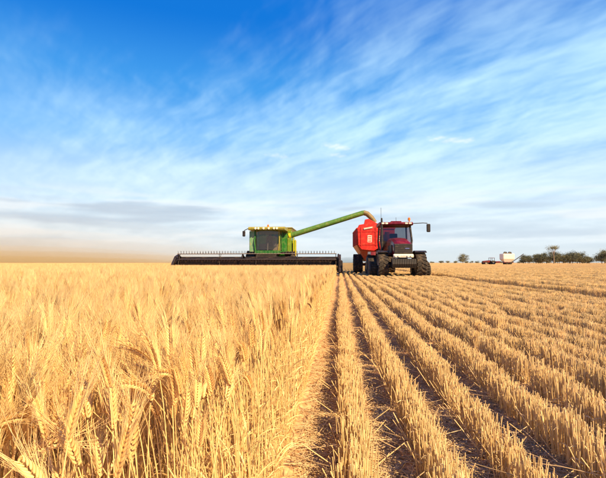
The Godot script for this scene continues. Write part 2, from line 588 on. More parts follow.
# ------------------------------------------------------------------ stubble
func stubble_clump(seed_: int, stems: int, long_: float, sides: int, thick: float, leaves: int) -> Geo:
	var rng := RandomNumberGenerator.new(); rng.seed = seed_
	var g := Geo.new()
	for i in stems:
		var b := Vector3(clampf(rng.randfn(0, 0.026), -0.058, 0.058), -0.025, rng.randf_range(-0.5, 0.5) * long_)
		var h := rng.randf_range(0.165, 0.192)
		if rng.randf() < 0.09:
			h *= rng.randf_range(0.5, 0.88)
		if rng.randf() < 0.02:
			h *= 1.18
		var az := rng.randf() * TAU
		var lean := absf(rng.randfn(0, 5.0)) if rng.randf() > 0.05 else rng.randf_range(14, 55)
		var d := Vector3(cos(az) * sin(deg_to_rad(lean)), cos(deg_to_rad(lean)), sin(az) * sin(deg_to_rad(lean)))
		var r := rng.randf_range(0.0014, 0.0022) * thick
		g.col = Color(0.82, 0.62, 0.32) * rng.randf_range(0.75, 1.10)
		if rng.randf() < 0.2:
			g.col = Color(0.86, 0.68, 0.38)
		if sides > 3:
			var k := Vector3(rng.randf_range(-1, 1), 0, rng.randf_range(-1, 1)) * 0.006
			g.tube([b, b + d * h * 0.5 + k, b + d * (h + 0.025)], [r * 1.1, r, r * 0.95], sides, true)
		else:
			g.tube([b, b + d * (h + 0.025)], [r * 1.1, r], 3, false)
	for i in leaves:
		var az := rng.randf() * TAU
		var out := Vector3(cos(az), 0, sin(az))
		var q := Vector3(rng.randfn(0, 0.02), rng.randf_range(0.01, 0.12), rng.randf_range(-0.5, 0.5) * long_)
		var ang := rng.randf_range(0.1, 0.9)
		var lp := []; var lw := []
		var L := rng.randf_range(0.04, 0.10)
		for j in 6:
			lp.append(q)
			lw.append(0.0058 * (1.0 - pow(j / 5.0, 2.0)) + 0.0006)
			q += (out * sin(ang) + Vector3.UP * cos(ang)) * L / 5
			ang += rng.randf_range(0.2, 0.65)
		g.col = Color(0.80, 0.61, 0.32) * rng.randf_range(0.7, 1.1)
		g.ribbon(lp, lw, out.cross(Vector3.UP), rng.randf_range(-2, 2))
	return g


# wheel tracks left bare between passes of the harvester (metres right of the camera)
func bare_track(x: float) -> bool:
	for t in [[5.55, 6.15], [15.2, 16.1], [27.3, 28.4], [40.0, 41.3], [53.0, 54.4]]:
		if x > t[0] and x < t[1]:
			return true
	return false


func build_stubble() -> void:
	var rng := RandomNumberGenerator.new(); rng.seed = 909
	var near_mesh := []; var mid_mesh := []; var far_mesh := []
	for i in 12:
		near_mesh.append(stubble_clump(500 + i, 30, 0.085, 5, 1.2, 9).mesh(M.straw))
	for i in 8:
		mid_mesh.append(stubble_clump(600 + i, 50, 0.20, 3, 1.4, 6).mesh(M.straw))
	for i in 4:
		var g := Geo.new()
		for r in 3:
			g.add(stubble_clump(700 + i * 3 + r, 46, 1.1, 3, 2.2, 2), Transform3D(Basis.IDENTITY, Vector3((r - 1) * ROW, 0, 0)))
		far_mesh.append(g.mesh(M.straw))
	var near := []; var mp := []; var mt := []; var fp := []; var ft := []
	for i in 8:
		mp.append([]); mt.append([])
	for i in 4:
		fp.append([]); ft.append([])
	for row in range(0, 115):
		var x0 := ROW0 + row * ROW
		if bare_track(x0):
			continue
		var z := maxf(0.9, (x0 - 1.5) / 0.62)
		var taller := 1.0 if x0 < 6.0 else 1.35
		var patch := 1.0
		while z < 60.0:
			var is_near := z < 11.0
			z += (0.046 if is_near else 0.12) * rng.randf_range(0.75, 1.25)
			if rng.randf() < 0.045:
				z += rng.randf_range(0.04, 0.14)
			if rng.randf() < 0.10:
				patch = rng.randf_range(0.84, 1.16)
			var x := x0 + rng.randfn(0, 0.008) + 0.012 * sin(z * 0.7 + row)
			var t := Transform3D(Basis(Vector3.UP, rng.randf_range(-0.25, 0.25) + (PI if rng.randf() < 0.5 else 0.0)).scaled(Vector3(rng.randf_range(0.85, 1.2), taller * patch * rng.randf_range(0.93, 1.07), 1)), Vector3(x, ground_height(x, -z), -z))
			var tint := straw_tint(rng)
			if is_near:
				near.append([Vector2(x, z).length(), t, tint])
			else:
				var kind := rng.randi() % 8
				mp[kind].append(t); mt[kind].append(tint)
	near.sort_custom(func(a, b): return a[0] < b[0])
	var np := []; var nt := []
	for i in 12:
		np.append([]); nt.append([])
	var single := 0
	for e in near:
		var kind := rng.randi() % 12
		var q: Vector3 = e[1].origin
		if single < 300 and in_frame(q) and -q.z > 1.62:
			single += 1
			var o := MeshInstance3D.new()
			o.name = numbered("stubble_plant")
			o.mesh = near_mesh[kind]
			add_child(o)
			o.transform = e[1]
			o.set_meta("label", "cut wheat plant, short pale straw stems at the front of the stubble rows")
			o.set_meta("category", "stubble")
			o.set_meta("group", "cut wheat plants at the front of the stubble rows")
		else:
			np[kind].append(e[1]); nt[kind].append(e[2])
	var field := Node3D.new(); field.name = "stubble"; add_child(field)
	field.set_meta("kind", "stuff"); field.set_meta("category", "stubble")
	field.set_meta("label", "rows of short cut straw stubble running to the red tractor")
	for i in 12:
		scatter("cut_stems", field, near_mesh[i], np[i], nt[i])
	for i in 8:
		scatter("cut_stems", field, mid_mesh[i], mp[i], mt[i])
	# farther off: squares of three rows
	var z := 60.0
	while z < 900.0:
		var step := 1.0 if z < 130 else (2.0 if z < 300 else 5.0)
		var x := -13.0
		while x < 0.62 * z + 6.0:
			if not bare_track(x) and not bare_track(x + 0.3):
				var kind := rng.randi() % 4
				fp[kind].append(Transform3D(Basis.IDENTITY.scaled(Vector3(step, (1.0 if x < 6 else 1.35), step)), Vector3(x, 0, -z)))
				ft[kind].append(straw_tint(rng))
			x += 0.96 * step
		z += step
	z = 34.0   # behind the header, where the harvester has just been
	while z < 60.0:
		var x := -12.2
		while x < 0.0:
			var kind := rng.randi() % 4
			fp[kind].append(Transform3D(Basis.IDENTITY, Vector3(x, 0, -z)))
			ft[kind].append(Color(1, 1, 1))
			x += 0.96
		z += 1.0
	for i in 4:
		scatter("cut_stems", field, far_mesh[i], fp[i], ft[i])


func build_litter() -> void:
	var rng := RandomNumberGenerator.new(); rng.seed = 4242
	var o := Node3D.new(); o.name = "straw_litter"; add_child(o)
	o.set_meta("kind", "stuff"); o.set_meta("category", "straw")
	o.set_meta("label", "loose broken straw and chaff lying on the soil between the rows")
	for kind in 14:
		var g := Geo.new()
		var flat := kind >= 8 and kind < 12
		var L := rng.randf_range(0.05, 0.22) if not flat else rng.randf_range(0.03, 0.09)
		if kind >= 12:
			L = rng.randf_range(0.26, 0.38)   # whole straws fallen across the rows
		var bend := rng.randf_range(-0.02, 0.02)
		g.col = Color(0.72, 0.53, 0.30) * rng.randf_range(0.75, 1.1)
		if flat:
			g.ribbon([Vector3(-L / 2, 0, 0), Vector3(-L / 5, 0.006, bend), Vector3(L / 5, 0.004, bend), Vector3(L / 2, 0, 0)], [0.001, 0.005, 0.005, 0.001], Vector3.BACK, rng.randf_range(-1, 1))
		else:
			g.tube([Vector3(-L / 2, 0, 0), Vector3(0, 0.003, bend), Vector3(L / 2, 0, 0)], [0.0017, 0.0018, 0.0015], 5)
		var mesh := g.mesh(M.straw)
		var p := []; var t := []
		for i in (7500 if kind < 12 else 260):
			var z := 0.9 + pow(rng.randf(), 1.8) * 15.0
			var x := rng.randf_range(-0.22, 0.8 + 0.66 * z)
			# straw gathers between the rows
			if rng.randf() < 0.6:
				x = ROW0 + ROW * (floor(x / ROW) + 0.5) + rng.randfn(0, 0.06)
			var roll := Basis(Vector3.UP, rng.randf() * TAU) * Basis(Vector3.BACK, rng.randfn(0, 0.07 if rng.randf() < 0.94 else 0.4))
			p.append(Transform3D(roll, Vector3(x, ground_height(x, -z) + (rng.randf_range(0.001, 0.010) if kind < 12 else rng.randf_range(0.03, 0.12)), -z)))
			t.append(straw_tint(rng))
		scatter("straws", o, mesh, p, t)


# ------------------------------------------------------------------ ground
func build_ground() -> void:
	var xs := []; var zs := []
	var x := -1.2
	while x < 3.4:
		xs.append(x); x += 0.025
	var step := 0.03
	while x < 2600:
		xs.append(x); x += step; step *= 1.09
	x = -1.225; step = 0.04
	while x > -2600:
		xs.push_front(x); x -= step; step *= 1.12
	var z := 3.0
	while z > -0.8:
		zs.append(z); z -= 0.3
	while z > -8.0:
		zs.append(z); z -= 0.03
	step = 0.035
	while z > -2800:
		zs.append(z); z -= step; step *= 1.06
	zs.push_front(40.0)
	var v := PackedVector3Array(); var n := PackedVector3Array(); var uv := PackedVector2Array(); var ix := PackedInt32Array()
	for zz in zs:
		for xx in xs:
			var h := ground_height(xx, zz)
			v.append(Vector3(xx, h, zz))
			if h == 0.0:
				n.append(Vector3.UP)
			else:
				n.append(Vector3(h - ground_height(xx + 0.012, zz), 0.012, h - ground_height(xx, zz + 0.012)).normalized())
			uv.append(Vector2(xx, zz))
	var w := xs.size()
	for j in zs.size() - 1:
		for i in w - 1:
			var a := j * w + i
			ix.append(a); ix.append(a + w); ix.append(a + 1)
			ix.append(a + 1); ix.append(a + w); ix.append(a + w + 1)
	var arr := []
	arr.resize(Mesh.ARRAY_MAX)
	arr[Mesh.ARRAY_VERTEX] = v; arr[Mesh.ARRAY_NORMAL] = n; arr[Mesh.ARRAY_TEX_UV] = uv; arr[Mesh.ARRAY_INDEX] = ix
	var am := ArrayMesh.new()
	am.add_surface_from_arrays(Mesh.PRIMITIVE_TRIANGLES, arr)
	am.surface_set_material(0, M.soil)
	var o := MeshInstance3D.new()
	o.name = "ground"; o.mesh = am
	add_child(o)
	o.set_meta("kind", "structure"); o.set_meta("label", "brown soil of the grain field, flat to the horizon"); o.set_meta("category", "ground")

# ------------------------------------------------------------------ wheels and machines
func tyre_mesh(r: float, w: float, rim: float, lugs: int) -> ArrayMesh:
	var g := Geo.new()
	var h := w * 0.5
	g.lathe(Vector3.ZERO, Vector3.RIGHT, [Vector2(-h * 0.8, rim), Vector2(-h, rim + (r - rim) * 0.35), Vector2(-h * 0.97, r * 0.9), Vector2(-h * 0.8, r * 0.955), Vector2(h * 0.8, r * 0.955), Vector2(h * 0.97, r * 0.9), Vector2(h, rim + (r - rim) * 0.35), Vector2(h * 0.8, rim)], 36)
	for i in lugs:
		for s in [-1, 1]:
			var a := TAU * (i + (0.25 if s > 0 else -0.25)) / lugs
			g.xf = Transform3D(Basis(Vector3.RIGHT, a), Vector3.ZERO)
			var k := TAU / lugs * r * 0.55
			var b := TAU / lugs * r * 0.20
			g.hexa([Vector3(s * h * 0.02, r * 0.94, -b), Vector3(s * h * 0.02, r * 0.94, b), Vector3(s * h * 0.02, r, b * 0.7), Vector3(s * h * 0.02, r, -b * 0.7)], [Vector3(s * h * 1.0, r * 0.90, k - b), Vector3(s * h * 1.0, r * 0.90, k + b), Vector3(s * h * 0.96, r * 0.985, k + b * 0.7), Vector3(s * h * 0.96, r * 0.985, k - b * 0.7)])
	return g.mesh(M.rubber)


func rim_mesh(r: float, w: float, out: float, m: Material) -> ArrayMesh:
	var g := Geo.new()
	for s in [-1.0, 1.0]:
		g.lathe(Vector3.ZERO, Vector3.RIGHT * s, [Vector2(w * 0.42, r * 1.02), Vector2(w * 0.30, r * 0.93), Vector2(out, r * 0.62), Vector2(out, r * 0.30), Vector2(out + 0.08, r * 0.26), Vector2(out + 0.10, 0.0)], 28)
	for i in 8:
		var a := TAU * i / 8
		g.lathe(Vector3(0, cos(a) * r * 0.45, sin(a) * r * 0.45), Vector3.RIGHT, [Vector2(-out - 0.03, 0.0), Vector2(-out - 0.03, 0.025), Vector2(out + 0.03, 0.025), Vector2(out + 0.03, 0.0)], 6)
	return g.mesh(m)


func wheel(parent: Node, at: Vector3, tyre: Mesh, rim: Mesh) -> void:
	var w := Node3D.new(); w.name = "wheel"; w.position = at
	parent.add_child(w, true)
	same("tyre", tyre, w); same("rim", rim, w)


func build_combine() -> void:
	var root := thing("combine_harvester", "green combine harvester facing the camera with glazed cab and grain tank", "harvester", Vector3(across(267.0, 34.2), 0, -34.2))
	var g: Geo
	# cab stands in front (+z); local z 0 is the cab's front window
	g = Geo.new(); g.prism(PackedVector2Array([Vector2(-0.1, 1.65), Vector2(0.12, 1.62), Vector2(0.12, 1.86), Vector2(-1.75, 1.86), Vector2(-1.75, 1.62)]), -0.95, 0.95, 0.02)
	part("cab_floor", g, M.green, root)
	for s in [-1.0, 1.0]:
		g = Geo.new()
		g.tube([Vector3(s * 0.90, 1.84, 0.05), Vector3(s * 0.96, 2.5, 0.10), Vector3(s * 0.93, 3.42, -0.08)], [0.055, 0.05, 0.05], 8)
		part("cab_pillar", g, M.olive if s > 0 else M.green, root)
		g = Geo.new(); g.rod(Vector3(s * 0.97, 1.85, -1.7), Vector3(s * 0.97, 3.42, -1.7), 0.06)
		part("cab_pillar", g, M.green, root)
	var w := Geo.new()   # curved front window
	var cols := 8
	for i in cols:
		var a0 := -0.88 + 1.76 * i / cols; var a1 := -0.88 + 1.76 * (i + 1) / cols
		var z0 := 0.26 - 0.24 * a0 * a0; var z1 := 0.26 - 0.24 * a1 * a1
		w.quad(Vector3(a0, 1.9, z0 - 0.05), Vector3(a1, 1.9, z1 - 0.05), Vector3(a1, 3.40, z1 - 0.14), Vector3(a0, 3.40, z0 - 0.14))
	part("windscreen", w, M.glass, root)
	for s in [-1.0, 1.0]:
		w = Geo.new()
		w.quad(Vector3(s * 0.95, 1.9, 0.0), Vector3(s * 0.98, 1.9, -1.65), Vector3(s * 0.98, 3.40, -1.65), Vector3(s * 0.94, 3.40, -0.1))
		part("side_window", w, M.glass, root)
	g = Geo.new(); g.box(Vector3(0, 2.15, -1.78), Vector3(1.9, 0.6, 0.06), 0.01)
	part("cab_rear_wall", g, M.cab_lining, root)
	g = Geo.new(); g.box(Vector3(0, 2.2, -1.05), Vector3(0.56, 0.16, 0.52), 0.06); g.box(Vector3(0, 2.62, -1.32), Vector3(0.54, 0.78, 0.14), 0.06); g.box(Vector3(0, 3.08, -1.34), Vector3(0.30, 0.18, 0.10), 0.04)
	part("seat", g, M.seat, root)
	g = Geo.new(); g.rod(Vector3(0, 1.86, -0.25), Vector3(0, 2.55, -0.42), 0.045)
	g.tube(range(17).map(func(i): return Vector3(cos(TAU * i / 16) * 0.2, 2.57 + sin(TAU * i / 16) * 0.10, -0.44 + sin(TAU * i / 16) * 0.17)), range(17).map(func(_i): return 0.018), 6, false)
	part("steering_wheel", g, M.trim, root)
	g = Geo.new(); g.box(Vector3(0.48, 2.4, -0.85), Vector3(0.22, 0.5, 0.7), 0.04); g.box(Vector3(0.62, 2.95, -0.35), Vector3(0.26, 0.30, 0.05), 0.02)
	part("console", g, M.trim, root)
	# roof with overhanging lamps
	g = Geo.new(); g.prism(PackedVector2Array([Vector2(0.42, 3.42), Vector2(0.46, 3.52), Vector2(0.30, 3.66), Vector2(-1.9, 3.70), Vector2(-1.9, 3.42)]), -1.40, 1.42, 0.03)
	part("cab_roof", g, M.olive, root)
	for x in [-0.82, -0.60, -0.2, 0.2, 0.60, 0.82]:
		g = Geo.new(); g.lathe(Vector3(x, 3.53, 0.40), Vector3.BACK, [Vector2(0, 0.085), Vector2(0.09, 0.085), Vector2(0.10, 0.07), Vector2(0.10, 0.0)], 14)
		part("work_light", g, M.lens, root)
	g = Geo.new(); g.lathe(Vector3(0, 3.68, -0.5), Vector3.UP, [Vector2(0, 0.10), Vector2(0.05, 0.10), Vector2(0.06, 0.075), Vector2(0.20, 0.07), Vector2(0.23, 0.0)], 14)
	part("beacon", g, M.amber, root)
	# grain tank and body behind
	g = Geo.new(); g.box(Vector3(0.06, 2.1, -4.2), Vector3(2.85, 2.25, 4.5), 0.06)
	part("body", g, M.green, root)
	g = Geo.new(); g.box(Vector3(-1.18, 2.55, -0.25), Vector3(0.40, 1.62, 0.5), 0.03); part("front_panel", g, M.green_pale, root)
	g = Geo.new(); g.box(Vector3(1.10, 2.55, -1.93), Vector3(0.42, 1.6, 0.10), 0.03); part("front_panel", g, M.green, root)
	g = Geo.new(); g.box(Vector3(1.50, 2.55, -2.15), Vector3(0.34, 1.95, 0.5), 0.03); part("side_shield", g, M.lime, root)
	g = Geo.new()
	g.hexa([Vector3(-1.36, 3.2, -1.95), Vector3(1.50, 3.2, -1.95), Vector3(1.50, 3.2, -5.2), Vector3(-1.36, 3.2, -5.2)], [Vector3(-1.55, 3.72, -1.9), Vector3(1.72, 3.72, -1.9), Vector3(1.72, 3.72, -5.4), Vector3(-1.55, 3.72, -5.4)])
	part("grain_tank", g, M.olive, root)
	g = Geo.new(); g.box(Vector3(0.08, 3.75, -3.65), Vector3(3.36, 0.07, 3.6), 0.02); part("tank_rim", g, M.olive, root)
	g = Geo.new(); g.lathe(Vector3(0.2, 3.76, -3.6), Vector3.UP, [Vector2(0, 1.1), Vector2(0.13, 0.5), Vector2(0.16, 0.0)], 20); part("grain_heap", g, M.grain, root)
	# ladder and landing beside the cab
	for x in [1.86, 2.02]:
		g = Geo.new(); g.rod(Vector3(x, 1.5, -1.9), Vector3(x, 2.95 if x < 1.9 else 2.8, -1.9), 0.035); part("handrail", g, M.yellow, root)
	g = Geo.new(); g.box(Vector3(1.85, 2.15, -2.4), Vector3(0.34, 1.2, 0.5), 0.03); part("rear_shield", g, M.lime, root)
	g = Geo.new(); g.box(Vector3(1.4, 1.72, -1.2), Vector3(0.9, 0.08, 1.2), 0.02); part("landing", g, M.dark, root)
	for k in 4:
		g = Geo.new(); g.box(Vector3(1.75, 0.5 + k * 0.3, -0.75), Vector3(0.5, 0.05, 0.2), 0.01); part("step", g, M.dark, root)
	# mirrors
	for s in [-1.0, 1.0]:
		g = Geo.new(); g.tube([Vector3(s * 1.05, 3.50, 0.2), Vector3(s * 1.45, 3.52, 0.28), Vector3(s * 1.72, 3.38, 0.3)], [0.03, 0.03, 0.03], 6)
		g.box(Vector3(s * 1.74, 3.14, 0.30), Vector3(0.22, 0.44, 0.10), 0.04)
		if s < 0: part("mirror", g, M.dark, root)
	# feeder house, axle, engine deck
	g = Geo.new(); g.prism(PackedVector2Array([Vector2(-1.2, 1.75), Vector2(-1.2, 1.1), Vector2(1.35, 0.45), Vector2(1.35, 1.15), Vector2(0.2, 1.6)]), -0.75, 0.75, 0.03)
	part("feeder_house", g, M.header_dark, root)
	g = Geo.new(); g.box(Vector3(0, 0.95, -2.2), Vector3(2.6, 0.4, 0.5), 0.04); part("front_axle", g, M.dark, root)
	g = Geo.new(); g.box(Vector3(0, 0.75, -5.9), Vector3(2.3, 0.25, 0.3), 0.04); part("rear_axle", g, M.dark, root)
	g = Geo.new(); g.prism(PackedVector2Array([Vector2(-6.4, 1.2), Vector2(-8.0, 1.0), Vector2(-8.1, 2.3), Vector2(-7.0, 3.1), Vector2(-6.4, 3.15)]), -1.2, 1.2, 0.05)
	part("straw_hood", g, M.green, root)
	g = Geo.new(); g.rod(Vector3(-0.9, 3.1, -6.0), Vector3(-0.9, 3.7, -6.0), 0.08); part("exhaust_pipe", g, M.dark, root)
	var t1 := tyre_mesh(0.95, 0.75, 0.48, 22); var r1 := rim_mesh(0.48, 0.75, 0.12, M.yellow)
	var t2 := tyre_mesh(0.65, 0.5, 0.33, 18); var r2 := rim_mesh(0.33, 0.5, 0.10, M.yellow)
	for s in [-1.0, 1.0]:
		wheel(root, Vector3(s * 1.6, 0.95, -2.2), t1, r1)
		wheel(root, Vector3(s * 1.4, 0.65, -5.9), t2, r2)
	# unloading auger, swung out over the chaser bin
	var ax := root.position.x
	var a := Vector3(across(289.5, 36.3) - ax, 3.10, -2.1)
	var b := Vector3(across(364, 36.4) - ax, 4.95, -2.2)
	g = Geo.new(); g.tube([a + Vector3(-0.5, -0.25, 0), a, b + (a - b) * 0.02, b + Vector3(0.10, 0.0, 0)], [0.23, 0.22, 0.205, 0.20], 16)
	var au := part("unloading_auger", g, M.auger, root)
	g = Geo.new(); g.tube([b + Vector3(-0.02, 0.0, 0), b + Vector3(0.28, -0.10, 0), b + Vector3(0.62, -0.42, 0), b + Vector3(0.90, -0.80, 0)], [0.21, 0.21, 0.20, 0.17], 14)
	part("spout", g, M.spout, au)
	g = Geo.new()
	g.tube([a + Vector3(-0.05, 0, 0), a + (b - a) * 0.02], [0.27, 0.27], 16)
	part("collar", g, M.yellow, au)
	# ---- header
	var hd := thing("grain_header", "wide dark harvester header with tined reel cutting into the wheat", "header", Vector3(across(257.0, 32.3), 0, -32.3))
	var hw: float = (across(338.5, 32.3) - across(177.5, 32.3)) * 0.5
	g = Geo.new(); g.prism(PackedVector2Array([Vector2(-0.65, 0.35), Vector2(-0.55, 0.30), Vector2(-0.50, 1.22), Vector2(-0.62, 1.26), Vector2(-0.70, 1.20)]), -hw, hw, 0.01)
	part("back_sheet", g, M.header_dark, hd)
	g = Geo.new(); g.prism(PackedVector2Array([Vector2(-0.55, 0.30), Vector2(0.60, 0.26), Vector2(0.66, 0.30), Vector2(-0.5, 0.36)]), -hw, hw)
	part("floor_pan", g, M.header_dark, hd)
	g = Geo.new(); g.rod(Vector3(-hw, 0.62, -0.2), Vector3(hw, 0.62, -0.2), 0.17, 14)
	for i in 110:   # flights of the cross auger
		var t := i / 110.0
		var x := lerpf(-hw + 0.1, hw - 0.1, t)
		g.lathe(Vector3(x, 0.62, -0.2), Vector3(1, 0.18, 0.0), [Vector2(-0.012, 0.16), Vector2(-0.006, 0.30), Vector2(0.006, 0.30), Vector2(0.012, 0.16)], 14)
	part("cross_auger", g, M.header_dark, hd)
	g = Geo.new(); g.box(Vector3(0, 1.30, -0.68), Vector3(hw * 2.0, 0.13, 0.13), 0.02); part("top_beam", g, M.header_dark, hd)
	# reel
	var rc := Vector3(0, 1.13, 0.25)
	var rr := 0.50
	g = Geo.new(); g.rod(rc - Vector3(hw - 0.18, 0, 0), rc + Vector3(hw - 0.18, 0, 0), 0.10, 12)
	part("reel_shaft", g, M.header_dark, hd)
	for k in 6:
		var an := TAU * k / 6 + 0.52
		var o := rc + Vector3(0, cos(an), sin(an)) * rr
		g = Geo.new(); g.rod(o - Vector3(hw - 0.16, 0, 0), o + Vector3(hw - 0.16, 0, 0), 0.028, 6)
		var bat := part("reel_bat", g, M.reel_bar if k == 0 or k == 5 else M.header_dark, hd)
		g = Geo.new()
		var x := -hw + 0.25
		while x < hw - 0.2:
			# tines keep their lean as the reel turns: here they stand out from the bat
			var d := (Vector3(0, cos(an), sin(an)) * 0.75 + Vector3(0, 0.25 if k == 0 or k == 5 else -0.5, 0.1)).normalized()
			g.tube([Vector3(x, o.y, o.z), Vector3(x, o.y, o.z) + d * 0.22], [0.016, 0.010], 4)
			x += 0.205
		var tn := part("tines", g, M.header_dark, bat)
		tn.set_meta("kind", "stuff")
	for x in [-hw + 0.2, -hw * 0.45, 0.0, hw * 0.5, hw - 0.2]:
		g = Geo.new()
		for k in 6:
			var an := TAU * k / 6 + 0.52
			g.rod(rc + Vector3(x, 0, 0), rc + Vector3(x, cos(an) * rr, sin(an) * rr), 0.022, 5)
		part("reel_spider", g, M.header_dark, hd)
	for x in [-hw * 0.995, -hw * 0.18, hw * 0.995]:
		g = Geo.new(); g.tube([Vector3(x, 1.30, -0.65), Vector3(x, 1.52, -0.1), Vector3(x, 1.20, 0.30)], [0.07, 0.06, 0.06], 6)
		part("reel_arm", g, M.header_dark, hd)
	for s in [-1.0, 1.0]:
		g = Geo.new(); g.prism(PackedVector2Array([Vector2(-0.7, 0.28), Vector2(0.75, 0.22), Vector2(1.55, 0.30), Vector2(0.95, 0.75), Vector2(0.2, 1.40), Vector2(-0.25, 1.52), Vector2(-0.7, 1.35)]), s * hw, s * (hw + 0.16), 0.02)
		part("end_divider", g, M.header_dark, hd)
	g = Geo.new(); g.box(Vector3(hw + 0.12, 0.62, 0.9), Vector3(0.30, 0.95, 0.5), 0.06); part("drive_shield", g, M.header_dark, hd)
	g = Geo.new()
	var gx := -hw + 0.05
	while gx < hw:
		g.hexa([Vector3(gx - 0.012, 0.27, 0.62), Vector3(gx + 0.012, 0.27, 0.62), Vector3(gx + 0.012, 0.31, 0.62), Vector3(gx - 0.012, 0.31, 0.62)], [Vector3(gx - 0.003, 0.275, 0.78), Vector3(gx + 0.003, 0.275, 0.78), Vector3(gx + 0.003, 0.285, 0.78), Vector3(gx - 0.003, 0.285, 0.78)])
		gx += 0.0762
	part("knife", g, M.steel, hd).set_meta("kind", "stuff")


func track_loop(parent: Node, x: float, w: float) -> void:
	var tr := Node3D.new(); tr.name = "track"; tr.position = Vector3(x, 0, 0)
	parent.add_child(tr, true)
	var rings := [[Vector2(0.9, 0.47), 0.42], [Vector2(-1.9, 0.45), 0.40], [Vector2(-1.0, 0.86), 0.50]]
	# hull of the three wheels
	var pts := PackedVector2Array()
	for r in rings:
		for i in 40:
			pts.append(r[0] + Vector2(cos(TAU * i / 40), sin(TAU * i / 40)) * r[1])
	var hull := Geometry2D.convex_hull(pts)
	var g := Geo.new()
	g.prism(hull, -w / 2, w / 2, 0.03)
	var total := 0.0
	for i in hull.size() - 1:
		var a := hull[i]; var b := hull[i + 1]
		var d := (b - a).length()
		var o := Vector2(b.y - a.y, a.x - b.x).normalized()
		var m0 := (hull[0] + hull[hull.size() / 2]) * 0.5
		if o.dot(a - m0) < 0: o = -o
		var s := 0.0
		while s < d:
			if fposmod(total + s, 0.15) < 0.02:
				var p := a.lerp(b, s / d) + o * 0.02
				g.xf = Transform3D(Basis(Vector3.RIGHT, atan2(-(b - a).y, (b - a).x)), Vector3(0, p.y, p.x))
				g.box(Vector3.ZERO, Vector3(w, 0.05, 0.06))
				g.xf = Transform3D.IDENTITY
				s += 0.03
			s += 0.01
		total += d
	part("belt", g, M.rubber, tr)
	for r in rings:
		g = Geo.new()
		g.lathe(Vector3(0, r[0].y, r[0].x), Vector3.RIGHT, [Vector2(-w / 2 - 0.07, 0.0), Vector2(-w / 2 - 0.03, r[1] * 0.3), Vector2(-w / 2 - 0.05, r[1] * 0.8), Vector2(-w / 2 - 0.001, r[1] * 0.86), Vector2(w / 2 + 0.001, r[1] * 0.86), Vector2(w / 2 + 0.05, r[1] * 0.80), Vector2(w / 2 + 0.03, r[1] * 0.3), Vector2(w / 2 + 0.07, 0.0)], 20)
		part("idler_wheel", g, M.dark, tr)


